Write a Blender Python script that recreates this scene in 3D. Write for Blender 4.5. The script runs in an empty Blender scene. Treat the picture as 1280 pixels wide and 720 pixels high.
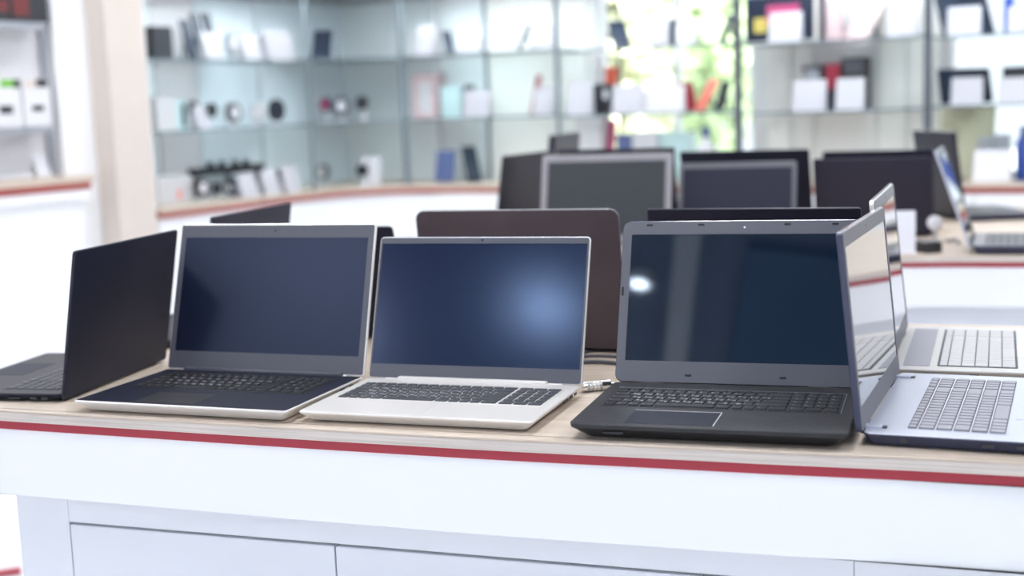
import bpy, math, random
from math import sin, cos, pi, radians as R
from mathutils import Vector, Matrix
random.seed(7)
SC = bpy.context.scene
COL = SC.collection
TZ = 0.85                       # height of the table tops above the floor

# ------------------------------------------------------------------ camera
FPX, PITCH, ROLL, CAMH = 1670.27, R(7.8206), R(-2.12645), 0.44637
CAMZ = TZ + CAMH
right0, down0 = Vector((1, 0, 0)), Vector((0, -sin(PITCH), -cos(PITCH)))
fwd = Vector((0, cos(PITCH), -sin(PITCH)))
cR = right0 * cos(ROLL) - down0 * sin(ROLL)
cD = right0 * sin(ROLL) + down0 * cos(ROLL)
cam_d = bpy.data.cameras.new('camera')
cam = bpy.data.objects.new('camera', cam_d)
COL.objects.link(cam)
m = Matrix((cR, -cD, -fwd)).transposed().to_4x4()
m.translation = (0, 0, CAMZ)
cam.matrix_world = m
cam_d.sensor_width = 36
cam_d.lens = FPX / 1280 * 36
cam_d.clip_start = 0.05
cam_d.dof.use_dof = True
cam_d.dof.focus_distance = 1.92
cam_d.dof.aperture_fstop = 2.5
SC.camera = cam

def ray(px, py):
    X, Y = (px - 640) / FPX, (py - 360) / FPX
    return fwd + cR * X + cD * Y
def on_z(px, py, z):            # world point at height z (above the floor) seen at a pixel of the photo
    d = ray(px, py); t = (z - CAMZ) / d.z
    return Vector((0, 0, CAMZ)) + d * t

# ------------------------------------------------------------------ materials
MATS = {}
def mat(name, col, rough=0.5, metal=0.0, spec=0.5, noise=0.0, nscale=40.0, bump=0.0, coat=0.0, emit=0.0, ecol=None, tint=None):
    if name in MATS: return MATS[name]
    mt = bpy.data.materials.new(name); mt.use_nodes = True
    nt = mt.node_tree; b = nt.nodes['Principled BSDF']
    b.inputs['Base Color'].default_value = (*col, 1)
    b.inputs['Roughness'].default_value = rough
    b.inputs['Metallic'].default_value = metal
    b.inputs['Specular IOR Level'].default_value = spec
    b.inputs['Coat Weight'].default_value = coat
    if tint: b.inputs['Specular Tint'].default_value = (*tint, 1)
    if emit:
        b.inputs['Emission Color'].default_value = (*(ecol or col), 1)
        b.inputs['Emission Strength'].default_value = emit
    if noise or bump:
        tc = nt.nodes.new('ShaderNodeTexCoord'); n = nt.nodes.new('ShaderNodeTexNoise')
        n.inputs['Scale'].default_value = nscale; n.inputs['Detail'].default_value = 4
        nt.links.new(tc.outputs['Object'], n.inputs['Vector'])
        if noise:
            r = nt.nodes.new('ShaderNodeValToRGB')
            r.color_ramp.elements[0].position = .3; r.color_ramp.elements[1].position = .7
            r.color_ramp.elements[0].color = (*[c * (1 - noise) for c in col], 1)
            r.color_ramp.elements[1].color = (*[min(1, c * (1 + noise)) for c in col], 1)
            nt.links.new(n.outputs['Fac'], r.inputs['Fac'])
            nt.links.new(r.outputs['Color'], b.inputs['Base Color'])
        if bump:
            bp = nt.nodes.new('ShaderNodeBump'); bp.inputs['Strength'].default_value = bump
            bp.inputs['Distance'].default_value = .001
            nt.links.new(n.outputs['Fac'], bp.inputs['Height'])
            nt.links.new(bp.outputs['Normal'], b.inputs['Normal'])
    MATS[name] = mt
    return mt

def wood(name, c1, c2, ang, stretch=(1.2, 30, 30)):
    mt = bpy.data.materials.new(name); mt.use_nodes = True
    nt = mt.node_tree; b = nt.nodes['Principled BSDF']; L = nt.links.new
    tc = nt.nodes.new('ShaderNodeTexCoord'); mp = nt.nodes.new('ShaderNodeMapping')
    mp.inputs['Rotation'].default_value = (0, 0, ang); mp.inputs['Scale'].default_value = stretch
    mp.vector_type = 'TEXTURE'
    mp.inputs['Scale'].default_value = tuple(1 / s for s in stretch)
    n = nt.nodes.new('ShaderNodeTexNoise'); n.inputs['Scale'].default_value = 2.2; n.inputs['Detail'].default_value = 8
    n.inputs['Roughness'].default_value = .62
    r = nt.nodes.new('ShaderNodeValToRGB')
    r.color_ramp.elements[0].position = .32; r.color_ramp.elements[1].position = .72
    r.color_ramp.elements[0].color = (*c1, 1); r.color_ramp.elements[1].color = (*c2, 1)
    L(tc.outputs['Object'], mp.inputs['Vector']); L(mp.outputs['Vector'], n.inputs['Vector'])
    L(n.outputs['Fac'], r.inputs['Fac']); L(r.outputs['Color'], b.inputs['Base Color'])
    b.inputs['Roughness'].default_value = .42
    return mt

def glass(name, tint=(.93, .98, .97), refl=.9):
    mt = bpy.data.materials.new(name); mt.use_nodes = True
    nt = mt.node_tree; nt.nodes.remove(nt.nodes['Principled BSDF']); L = nt.links.new
    out = nt.nodes['Material Output']
    tr = nt.nodes.new('ShaderNodeBsdfTransparent'); tr.inputs[0].default_value = (*tint, 1)
    gl = nt.nodes.new('ShaderNodeBsdfGlossy'); gl.inputs['Roughness'].default_value = .02
    fr = nt.nodes.new('ShaderNodeFresnel'); fr.inputs[0].default_value = 1.45
    mu = nt.nodes.new('ShaderNodeMath'); mu.operation = 'MULTIPLY'; mu.inputs[1].default_value = refl
    mx = nt.nodes.new('ShaderNodeMixShader')
    L(fr.outputs[0], mu.inputs[0]); L(mu.outputs[0], mx.inputs[0])
    L(tr.outputs[0], mx.inputs[1]); L(gl.outputs[0], mx.inputs[2]); L(mx.outputs[0], out.inputs[0])
    return mt

M = dict(
    white=mat('white_laminate', (.86, .87, .89), .22, coat=.2),
    white_matte=mat('white_paint', (.86, .86, .87), .6, noise=.02, nscale=3),
    cabinet=mat('shade_tinted_white_laminate', (.77, .79, .835), .25),  # white laminate with the bluish shade below the apron put into its colour
    gap=mat('dark_gap', (.16, .17, .2), .7),
    red=mat('red_edging', (.36, .018, .038), .3),
    red_far=mat('dull_red_edging', (.34, .06, .05), .35),
    floor=mat('pale_floor_tile', (.80, .78, .79), .12, noise=.03, nscale=1.5),
    beige=mat('beige_paint', (.66, .585, .525), .6, noise=.03, nscale=4),
    greyp=mat('pale_grey_panel', (.66, .65, .67), .5, noise=.02, nscale=4),
    ceiling=mat('grey_blue_ceiling', (.20, .25, .35), .8, noise=.05, nscale=2),
    steel=mat('brushed_steel', (.58, .6, .64), .3, metal=1),
    post=mat('blue_grey_post', (.24, .29, .33), .35, metal=.4),
    darkpost=mat('dark_grey_post', (.10, .11, .135), .4, metal=.4),
    maroon=mat('maroon_print', (.15, .025, .025), .5),
    greymetal=mat('grey_post_metal', (.42, .44, .48), .4, metal=.6),
    chrome=mat('chrome', (.85, .85, .87), .12, metal=1),
    silver=mat('silver_plastic', (.78, .745, .71), .36, metal=.25),
    silver_cool=mat('cool_silver', (.56, .575, .66), .33, metal=.45),
    silver_warm=mat('warm_silver', (.60, .575, .55), .35, metal=.45),
    black=mat('black_plastic', (.012, .012, .015), .42, noise=.2, nscale=300, bump=.05),
    black_soft=mat('soft_black_plastic', (.011, .0125, .027), .5, spec=.3, noise=.15, nscale=500, bump=.05),
    deck_dark=mat('textured_dark_deck', (.020, .020, .024), .45, noise=.35, nscale=60, bump=.1),
    navy=mat('navy_plastic', (.03, .035, .075), .35),
    shell_navy=mat('navy_black_lid', (.013, .013, .028), .42, spec=.25),
    shell_brown=mat('brown_black_lid', (.074, .055, .067), .36, spec=.4, noise=.15, nscale=6),
    shell_dark=mat('charcoal_lid', (.028, .026, .044), .45, spec=.25),
    bezel_grey=mat('grey_bezel', (.085, .085, .105), .4),
    bezel_mid=mat('mid_grey_bezel', (.115, .115, .135), .38),
    bezel_pale=mat('pale_grey_bezel', (.26, .245, .27), .45),
    bezel_black=mat('black_bezel', (.015, .015, .018), .35),
    key_black=mat('black_keycap', (.016, .016, .018), .4),
    key_dark=mat('dark_grey_keycap', (.062, .064, .072), .42),
    key_grey=mat('grey_keycap', (.33, .32, .36), .45),
    key_pale=mat('pale_grey_keycap', (.52, .50, .50), .45),
    legend=mat('white_key_print', (.75, .75, .78), .5),
    legend_dim=mat('grey_key_print', (.42, .43, .46), .5),
    rubber=mat('black_rubber', (.02, .02, .02), .8),
    lens=mat('camera_lens', (.01, .01, .015), .1),
    scr_navy=mat('dark_matte_screen', (.007, .010, .024), .30, spec=.5, tint=(.55, .66, 1)),
    scr_blue=mat('blue_black_matte_screen', (.009, .013, .034), .15, spec=.45, tint=(.50, .64, 1)),
    scr_gloss=mat('black_glossy_screen', (.006, .010, .018), .035, spec=.8, tint=(.75, .85, 1)),
    scr_mirror=mat('mirror_like_screen', (.008, .008, .012), .02, spec=1.0, coat=1.0),
    scr_grey=mat('grey_dull_screen', (.045, .049, .054), .5, spec=.2),
    scr_slate=mat('slate_dull_screen', (.022, .022, .040), .5, spec=.2),
    card=mat('lilac_white_card', (.56, .555, .60), .6),
    paper=mat('white_card', (.76, .755, .80), .6),
    paper_dim=mat('grey_white_card', (.70, .69, .71), .6),
    dark=mat('dark_item', (.025, .027, .035), .45),
    navyitem=mat('navy_item', (.018, .026, .05), .4, spec=.3),
    blueitem=mat('dull_blue_item', (.10, .135, .30), .4),
    deepblue=mat('deep_blue_item', (.02, .06, .30), .35),
    reditem=mat('red_item', (.36, .02, .05), .4),
    redorange=mat('orange_red_item', (.62, .09, .05), .4),
    magenta=mat('magenta_item', (.45, .05, .16), .4),
    coral=mat('coral_item', (.90, .22, .17), .4),
    pink=mat('pale_pink_item', (.66, .50, .52), .4),
    olive=mat('beige_olive_panel', (.56, .53, .38), .45),
    green=mat('green_print', (.16, .45, .05), .5),
    yellow=mat('dull_yellow', (.62, .50, .12), .5),
    aqua=mat('pale_aqua', (.60, .80, .82), .4),
    bark=mat('bark', (.16, .11, .07), .8, noise=.3, nscale=12),
    leaf=mat('light_green_leaf', (.60, .72, .46), .55, noise=.3, nscale=3),
    leaf_pale=mat('yellow_green_leaf', (.78, .82, .60), .55, noise=.3, nscale=3),
    lamp=mat('lamp_diffuser', (1, 1, 1), .5, emit=9.0, ecol=(.97, .985, 1.0)),
    strip=mat('added_led_light', (1, 1, 1), .4, emit=25.0, ecol=(.95, .98, 1.0)),  # glow added to lighten the showcases, no such lamp known there
    led2=mat('soft_spot_lens', (1, 1, 1), .3, emit=58.0, ecol=(.75, .9, 1.0)),
    led=mat('lit_spot_lens', (1, 1, 1), .3, emit=26.0, ecol=(.9, .96, 1.0)),
    oak=wood('light_oak_laminate', (.52, .42, .335), (.69, .585, .485), R(-19)),
    oak_edge=wood('greyed_oak_edge', (.50, .44, .395), (.70, .63, .575), R(-19), (2, 60, 160)),
    glass=glass('clear_glass', (.96, .985, .985), .7),
    glass_edge=mat('glass_edge', (.17, .23, .26), .2),
    shelf_glass=glass('shelf_glass', (.92, .97, .97), 1.0),
)

# ------------------------------------------------------------------ mesh builder
def rr(w, h, r, n=4, cx=0, cy=0):
    r = max(min(r, w / 2 - 1e-5, h / 2 - 1e-5), 1e-5); pts = []
    for (sx, sy, a0) in ((1, 1, 0), (-1, 1, 90), (-1, -1, 180), (1, -1, 270)):
        for k in range(n + 1):
            a = R(a0 + 90 * k / n)
            pts.append((cx + sx * (w / 2 - r) + r * cos(a), cy + sy * (h / 2 - r) + r * sin(a)))
    return pts
def inset(pts, d):
    n = len(pts); out = []
    for i in range(n):
        p0, p1, p2 = Vector(pts[i - 1]), Vector(pts[i]), Vector(pts[(i + 1) % n])
        e1, e2 = (p1 - p0).normalized(), (p2 - p1).normalized()
        n1, n2 = Vector((-e1.y, e1.x)), Vector((-e2.y, e2.x))
        b = (n1 + n2)
        if b.length < 1e-6: b = n1
        b.normalize(); c = max(b.dot(n1), .35)
        q = p1 + b * (d / c); out.append((q.x, q.y))
    return out

class MB:
    def __init__(s): s.v = []; s.f = []; s.m = []
    def face(s, idx, mi=0): s.f.append(tuple(idx)); s.m.append(mi)
    def loops(s, loops, mi=0, cap0=True, cap1=True, closed=True, capm=None):
        b = len(s.v); n = len(loops[0])
        for lp in loops: s.v += [tuple(p) for p in lp]
        for k in range(len(loops) - 1):
            for i in range(n if closed else n - 1):
                j = (i + 1) % n
                s.face((b + k * n + i, b + k * n + j, b + (k + 1) * n + j, b + (k + 1) * n + i), mi)
        cm = mi if capm is None else capm
        if cap0: s.face([b + i for i in range(n)][::-1], cm)
        if cap1: s.face([b + (len(loops) - 1) * n + i for i in range(n)], cm)
        return s
    def prism(s, pts, z0, z1, bev=0.0, mi=0):
        if bev:
            pi_ = inset(pts, bev)
            return s.loops([[(x, y, z0) for x, y in pi_], [(x, y, z0 + bev) for x, y in pts],
                            [(x, y, z1 - bev) for x, y in pts], [(x, y, z1) for x, y in pi_]], mi)
        return s.loops([[(x, y, z0) for x, y in pts], [(x, y, z1) for x, y in pts]], mi)
    def box(s, x0, x1, y0, y1, z0, z1, bev=0.0, mi=0):
        return s.prism([(x0, y0), (x1, y0), (x1, y1), (x0, y1)], z0, z1, bev, mi)
    def ring(s, outer, inner, z0, z1, mi=0):
        a = [[(x, y, z0) for x, y in outer], [(x, y, z1) for x, y in outer], [(x, y, z1) for x, y in inner], [(x, y, z0) for x, y in inner]]
        return s.loops(a + [a[0]], mi, False, False)
    def lathe(s, prof, n=20, mi=0, T=None):
        lp = [[(r * cos(2 * pi * i / n), r * sin(2 * pi * i / n), z) for i in range(n)] for r, z in prof]
        if T: lp = [[T @ Vector(p) for p in l] for l in lp]
        return s.loops(lp, mi)
    def tube(s, path, r, n=8, mi=0):
        path = [Vector(p) for p in path]; lp = []
        for i, p in enumerate(path):
            t = (path[min(i + 1, len(path) - 1)] - path[max(i - 1, 0)]).normalized()
            u = t.cross(Vector((0, 0, 1)));
            if u.length < 1e-3: u = Vector((1, 0, 0))
            u.normalize(); w = u.cross(t)
            lp.append([p + u * r * cos(2 * pi * k / n) + w * r * sin(2 * pi * k / n) for k in range(n)])
        return s.loops(lp, mi)
    def xf(s, T, start=0):
        s.v[start:] = [tuple(T @ Vector(p)) for p in s.v[start:]]; return s
    def mesh(s, name, mats):
        me = bpy.data.meshes.new(name); me.from_pydata(s.v, [], s.f)
        for mm in (mats if isinstance(mats, (list, tuple)) else [mats]): me.materials.append(mm)
        me.polygons.foreach_set('material_index', s.m)
        me.polygons.foreach_set('use_smooth', [True] * len(s.f))
        me.update()
        import bmesh
        bm = bmesh.new(); bm.from_mesh(me); bmesh.ops.recalc_face_normals(bm, faces=bm.faces); bm.to_mesh(me); bm.free()
        me.set_sharp_from_angle(angle=R(32))
        return me
    def build(s, name, mats, parent=None, loc=(0, 0, 0), rot=(0, 0, 0)):
        o = bpy.data.objects.new(name, s.mesh(name, mats)); COL.objects.link(o)
        o.location = loc; o.rotation_euler = rot
        if parent: o.parent = parent
        return o
def tag(o, label, cat, group=None, kind=None):
    o['label'] = label; o['category'] = cat
    if group: o['group'] = group
    if kind: o['kind'] = kind
    return o
def thing(name, label, cat, loc=(0, 0, 0), rotz=0.0, group=None):
    o = bpy.data.objects.new(name, None); COL.objects.link(o)
    o.location = loc; o.rotation_euler = (0, 0, rotz); o.empty_display_size = .05
    return tag(o, label, cat, group)
def struct(o): o['kind'] = 'structure'; return o
def copy_part(o, parent):
    c = o.copy(); COL.objects.link(c); c.parent = parent; return c

# ------------------------------------------------------------------ keyboards
ROWS = [
    ([1] * 13 + [1.25], [1, 1, 1]),
    ([1] * 13 + [2], [1, 1, 1, 1]),
    ([1.5] + [1] * 12 + [1.5], [1, 1, 1, 1]),
    ([1.75] + [1] * 11 + [2.25], [1, 1, 1, 1]),
    ([1.25, 1] + [1] * 10 + [2.75], [1, 1, 1, 1]),
    ([1, 1, 1, 1.25, 5, 1.25, 1, 1, 1, 1.5], [1, 1, 1]),
]
LEG = ['', '`1234567890-=', ' QWERTYUIOP[] ', ' ASDFGHJKL;\' ', '  ZXCVBNM,./ ', '']
CYR = ['', '', ' ЙЦУКЕНГШЩЗХЪ ', ' ФЫВАПРОЛДЖЭ ', '  ЯЧСМИТЬБЮ. ', '']
NUM = ['', '/*-', '789+', '456', '123', '0.']
GLY = {}
def glyph(ch):
    if ch in GLY: return GLY[ch]
    cu = bpy.data.curves.new('glyph', 'FONT'); cu.body = ch; cu.size = 1; cu.resolution_u = 1; cu.offset = .018
    ob = bpy.data.objects.new('glyph', cu); COL.objects.link(ob)
    me = bpy.data.meshes.new_from_object(ob.evaluated_get(bpy.context.evaluated_depsgraph_get()))
    g = ([tuple(v.co) for v in me.vertices], [tuple(p.vertices) for p in me.polygons])
    bpy.data.objects.remove(ob); bpy.data.curves.remove(cu); bpy.data.meshes.remove(me)
    GLY[ch] = g
    return g
KEYCACHE = {}
def key_mb(w, h, leg, kh, gap, skirt=0):
    b = MB(); t = .0009
    if skirt: b.prism(rr(w - .0012, h - .0018, .0014, 2), 0, .0004, 0, 2)
    b.loops([[(x, y, 0) for x, y in rr(w - gap, h - gap, .0014, 2)],
             [(x, y, kh * .75) for x, y in rr(w - gap - .0004, h - gap - .0004, .0014, 2)],
             [(x, y, kh) for x, y in rr(w - gap - t, h - gap - t, .0012, 2)]], 0, cap0=False)
    for (ch, ox, oy, sz) in leg:
        g = glyph(ch); base = len(b.v)
        b.v += [(x * sz + ox, y * sz + oy, kh + .0001) for x, y, _ in g[0]]
        for f in g[1]: b.face([base + i for i in f], 1)
    return b
def keyboard(parent, width, depth, ytop, z, style, individual=True, fn_h=.62, margin=.003, name='keyboard'):
    """key block centred on x=0, its rear edge at y=-ytop"""
    km, lm, pm, kh, gap, legends, shift = style
    pl = MB().prism(rr(width + 2 * margin, depth + 2 * margin, .003, 3, 0, -depth / 2), 0, .0005, .0002).build(name, pm, parent, (0, -ytop, z))
    U = 19.4; u = width / U; rh = depth / (5 + fn_h); y = 0.0; merged = MB()
    for ri, (main, num) in enumerate(ROWS):
        h = rh * fn_h if ri == 0 else rh
        x = -width / 2; s = 15.25 / sum(main)
        lst = []
        for i, kw in enumerate(main):
            lst.append((kw * s, LEG[ri][i] if i < len(LEG[ri]) else ' ', CYR[ri][i] if i < len(CYR[ri]) else ' '))
        lst.append((.15, None, None)); sn = 4.0 / sum(num)
        for i, kw in enumerate(num):
            lst.append((kw * sn, NUM[ri][i] if i < len(NUM[ri]) else ' ', ' '))
        for kw, ch, cy in lst:
            w = kw * u
            if ch is not None:
                leg = []
                if legends:
                    sz = .0064
                    if ch.strip(): leg.append((ch, -w / 2 + .0028, .0003, sz))
                    elif ri not in (0,): leg.append(('=', -w / 2 + .003, -.001, .005))
                    else: leg.append(('~', -w / 2 + .004, -.0015, .006))
                    if cy.strip(): leg.append((cy, .0014, -.0052, sz * .95))
                k = (round(w, 5), round(h, 5), ch, cy, id(km), kh, gap, legends)
                pos = (x + w / 2, -(y + h / 2), .0005)
                if individual:
                    if k not in KEYCACHE: KEYCACHE[k] = key_mb(w, h, leg, kh, gap, shift).mesh('key', [km, lm, M['dark']])
                    o = bpy.data.objects.new('key', KEYCACHE[k]); COL.objects.link(o); o.parent = pl; o.location = pos
                else:
                    st = len(merged.v); kb = key_mb(w, h, [], kh, gap)
                    merged.v += [(a + pos[0], bb + pos[1], c + pos[2]) for a, bb, c in kb.v]
                    merged.f += [tuple(i + st for i in f) for f in kb.f]; merged.m += kb.m
            x += w
        y += h
    if not individual: merged.build('key_field', [km, lm], pl)
    return pl

# ------------------------------------------------------------------ laptops
def laptop(spec, label, group=None):
    hx, hy, yaw, w, d, l, tilt, t = spec['p']
    root = thing('laptop', label, 'laptop', (hx, hy, TZ), R(yaw), group)
    bm_, dm = M[spec['base']], M[spec['deck']]
    # body: a tapered tub on rubber feet
    lip, under = spec.get('lip', .004), spec.get('under', .010); r = spec.get('r', .012)
    cy = -d / 2
    b = MB()
    b.loops([[(x, y, .0025) for x, y in rr(w - 2 * under, d - 2 * under, r, 5, 0, cy)],
             [(x, y, t - lip - .001) for x, y in rr(w - .003, d - .003, r, 5, 0, cy)],
             [(x, y, t - lip) for x, y in rr(w - .001, d - .001, r, 5, 0, cy)],
             [(x, y, t - .0008) for x, y in rr(w, d, r, 5, 0, cy)],
             [(x, y, t) for x, y in rr(w - .0016, d - .0016, r, 5, 0, cy)]])
    body = b.build('base', bm_, root)
    for sx in (-1, 1):
        for yy in (-.035, -d + .035):
            MB().box(sx * (w / 2 - .045) - .012, sx * (w / 2 - .045) + .012, yy - .004, yy + .004, 0, .0035, .0008).build('rubber_foot', M['rubber'], body)
    di = spec.get('deck_in', .0025)
    deck = MB().prism(rr(w - 2 * di, d - 2 * di, max(r - di, .002), 5, 0, cy), t - .0005, t + .0005, .0003).build('deck', dm, root)
    zt = t + .0005
    # touchpad
    if 'pad' in spec:
        px, pw, ph, pm, rim = spec['pad']
        tp = MB().prism(rr(pw, ph, .002, 3), 0, .0004, .0001).build('touchpad', M[pm], root, (px, -d + .012 + ph / 2, zt))
        if rim:
            q = MB(); q.box(-pw / 2, pw / 2, ph / 2, ph / 2 + .0013, 0, .0006); q.box(pw / 2, pw / 2 + .0013, -ph / 2, ph / 2 + .0013, 0, .0006)
            q.build('trim', M['silver'], tp)
        if spec.get('buttons'):
            MB().box(-pw / 2, pw / 2, -ph / 2 + .0005, -ph / 2 + .012, .0004, .0009, .0002).build('button_bar', M[pm], tp)
    # keyboard
    kw, kd, ky = spec['kb'][:3]
    kb = keyboard(root, kw, kd, ky, zt, spec['ks'], spec.get('keys', False))
    if len(spec['kb']) > 3: kb.location.x = spec['kb'][3]
    if spec.get('kbtrim'):
        q = MB(); q.box(-kw / 2 - .003, kw / 2 + .003, .003, .0042, 0, .0012); q.box(kw / 2 + .003, kw / 2 + .0042, -kd - .003, .0042, 0, .0012)
        q.build('trim', M['steel'], kb)
    # speaker grille
    if 'grille' in spec:
        gx, gw, gy, gh, gm = spec['grille']
        MB().prism(rr(gw, gh, .002, 3), 0, .0005, .0001).build('speaker_grille', M[gm], root, (gx, gy, zt))
    # ports on both sides
    for sx in (-1, 1):
        for (yy, pw2, ph2) in spec.get('ports', []):
            MB().box(-.0006, .0006, -pw2 / 2, pw2 / 2, -ph2 / 2, ph2 / 2, .0002).build('port', M['dark'], body, (sx * (w / 2 - .0022), yy, t - .0075))
    if spec.get('lock'):     # front slot / card reader
        MB().box(-.014, .014, -.0008, .0008, -.0012, .0012, .0003).build('card_slot', M['dark'], body, (-w / 2 + .06, -d + .004, t * .5))
    # hinges
    hm = M[spec.get('hinge_m', spec['base'])]
    if spec.get('drop'): spec.setdefault('hinges', [(-w / 2 + .03, -w / 2 + .075, .003), (w / 2 - .075, w / 2 - .03, .003)])
    for (x0, x1, rad) in spec.get('hinges', [(-w / 2 + .03, -w / 2 + .075, .0055), (w / 2 - .075, w / 2 - .03, .0055)]):
        T = Matrix.Translation((0, .0035, t - .003)) @ Matrix.Rotation(pi / 2, 4, 'Y')
        MB().lathe([(rad * .9, x0), (rad, x0 + .001), (rad, x1 - .001), (rad * .9, x1)], 14, 0, T).build('hinge', hm, root)
    if spec.get('knuckle'):
        for sx in (-1, 1):
            kx = sx * (w / 2 - .035)
            kn = MB().box(kx - .007, kx + .007, -.020, .003, t - .001, t + .0035, .001).build('hinge_cover', M['silver_cool'], root)
            MB().box(kx - .006, kx + .006, -.026, -.019, t + .0004, t + .0018, .0003).build('notch', M['dark'], kn)
    # lid
    drop = spec.get('drop', 0); l += drop
    th = spec.get('th', .006); lr = spec.get('lr', .008)
    lid = MB().prism(rr(w, l, lr, 5, 0, l / 2), -th, 0, .0011).build('lid', M[spec['shell']], root, (0, .001, t - drop), (R(90) - R(tilt), 0, 0))
    rim = spec.get('rim', .0018)
    bt, bs, bb = spec['bz']
    out = rr(w - 2 * rim, l - 2 * rim, max(lr - rim, .001), 5, 0, l / 2)
    inn = rr(w - 2 * bs, l - bt - bb, .0006, 5, 0, bb + (l - bt - bb) / 2)
    MB().ring(out, inn, -.0006, .0009).build('bezel', M[spec['bezel']], lid)
    MB().prism(rr(w - 2 * bs + .0004, l - bt - bb + .0004, .0006, 5, 0, bb + (l - bt - bb) / 2), -.0004, .0003).build('screen', M[spec['screen']], lid)
    MB().lathe([(.0016, 0), (.0016, .0004), (.001, .0005)], 14).build('webcam', M[spec.get('camm', 'lens')], lid, (spec.get('camx', 0), l - bt / 2, .0008))
    if spec.get('bumpers'):
        for bx, by in ((-.14, l - .006), (-.06, l - .006), (.07, l - .006), (.14, l - .006), (-.07, .012), (.07, .012), (-w / 2 + .005, .14), (w / 2 - .005, .14)):
            v = abs(bx) > .16
            MB().prism(rr(.003 if v else .010, .014 if v else .003, .0014, 3), .0008, .0018, .0004).build('rubber_bumper', M['rubber'], lid, (bx, by, 0))
    if spec.get('hbar'):
        x0, x1, hb = spec['hbar']
        MB().box(x0, x1, -.006, .006, 0, .006, .0015).build('hinge_cover', M[hb], root, (0, 0, t - .001))
    if spec.get('toprim'):
        MB().box(-w / 2 + lr, w / 2 - lr, l - .0006, l + .0005, -th + .0008, -.0008, .0002).build('edge_strip', M['chrome'], lid)
    if spec.get('dot'):
        MB().lathe([(.006, 0), (.006, .0003)], 16).build('badge', M['reditem'], lid, (spec['dot'][0], spec['dot'][1], -th - .0002))
    return root

KS_L1 = (M['key_black'], M['legend'], M['black'], .0013, .0026, True, 0)
KS_L2 = (M['key_dark'], M['legend'], M['silver'], .0014, .0026, True, 0)
KS_L3 = (M['key_black'], M['legend'], M['black'], .0016, .0028, True, 0)
KS_L4 = (M['key_grey'], M['legend_dim'], M['silver_cool'], .0018, .0040, False, 1)
KS_R2 = (M['key_pale'], M['legend_dim'], M['dark'], .0012, .0014, False, 0)
KS_L0 = (M['key_dark'], M['legend_dim'], M['black'], .0013, .0028, False, 0)
KS_BK = (M['key_black'], M['legend_dim'], M['black'], .0013, .0026, False, 0)
KS_M5 = (M['key_dark'], M['legend_dim'], M['bezel_pale'], .0013, .0026, False, 0)

# --- the front row
laptop(dict(p=(-.6889, 2.2656, -103.24, .3452, .24, .2342, 10.03, .0137), base='black_soft', deck='deck_dark', shell='black_soft', bezel='bezel_black', screen='scr_navy',
            kb=(.285, .098, .022), ks=KS_L0, keys=True, drop=.0095, bz=(.010, .006, .028), pad=(-.02, .105, .070, 'black_soft', False), r=.008, under=.008, lip=.003, lr=.006, th=.005, rim=.001,
            ports=[(-.03, .012, .005), (-.05, .012, .005), (-.085, .022, .003)]),
       'slim black laptop at the left table end, seen from behind its open lid')
laptop(dict(p=(-.4199, 2.184, -20.64, .3741, .2476, .2518, 16.93, .0200), base='silver', deck='black_soft', shell='silver', bezel='bezel_grey', screen='scr_navy',
            kb=(.305, .112, .028), ks=KS_L1, keys=True, bz=(.0235, .012, .032), pad=(-.03, .105, .066, 'black', False), r=.006, under=.016, lip=.003, deck_in=.003, lr=.005, th=.006, rim=.0022,
            ports=[(-.04, .012, .004), (-.07, .014, .004)], toprim=True, hbar=(-.15, .15, 'bezel_grey')),
       'laptop with black keyboard deck, silver edges and wide grey bezel, beside the slim black one')
laptop(dict(p=(-.0687, 2.0589, -19.60, .3586, .2372, .2329, 18.75, .0176), base='silver', deck='silver', shell='silver', bezel='bezel_grey', screen='scr_blue',
            kb=(.324, .108, .038), ks=KS_L2, keys=True, bz=(.011, .0045, .024), pad=(-.045, .105, .070, 'silver', False), r=.006, under=.014, lip=.003, deck_in=.0015, lr=.006, th=.005, rim=.0018,
            ports=[(-.025, .010, .004), (-.045, .010, .005), (-.075, .022, .003)], hbar=(-.125, .125, 'silver'), toprim=True),
       'silver laptop with dark grey keys and thin bezel, blue sheen on its screen')
laptop(dict(p=(.3238, 1.9372, -18.01, .3643, .2689, .2511, 20.3, .0232), base='black', deck='deck_dark', shell='black', bezel='bezel_mid', screen='scr_gloss',
            kb=(.322, .112, .048), ks=KS_L3, keys=True, bz=(.021, .0145, .033), pad=(-.050, .118, .074, 'black_soft', True), r=.014, under=.018, lip=.006, deck_in=.002, lr=.012, th=.008, rim=.001,
            bumpers=True, camm='silver', camx=.006, toprim=True, kbtrim=True, lock=True, ports=[(-.05, .012, .005), (-.08, .014, .005)]),
       'thick black laptop with white key letters, grey bezel and glossy reflecting screen')
laptop(dict(p=(.5133, 1.8295, 66.89, .3889, .255, .2563, 5.36, .0174), base='navy', deck='silver_cool', shell='navy', bezel='bezel_grey', screen='scr_mirror',
            kb=(.318, .120, .050), ks=KS_L4, keys=True, bz=(.020, .012, .030), pad=(-.02, .115, .066, 'silver_cool', False), r=.010, under=.008, lip=.003, deck_in=.0008, lr=.006, th=.008, rim=.0012,
            knuckle=True, toprim=True, ports=[(-.05, .009, .006), (-.15, .014, .005), (-.19, .014, .005)]),
       'navy laptop with silver deck turned side-on at the right front of the table')
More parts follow.
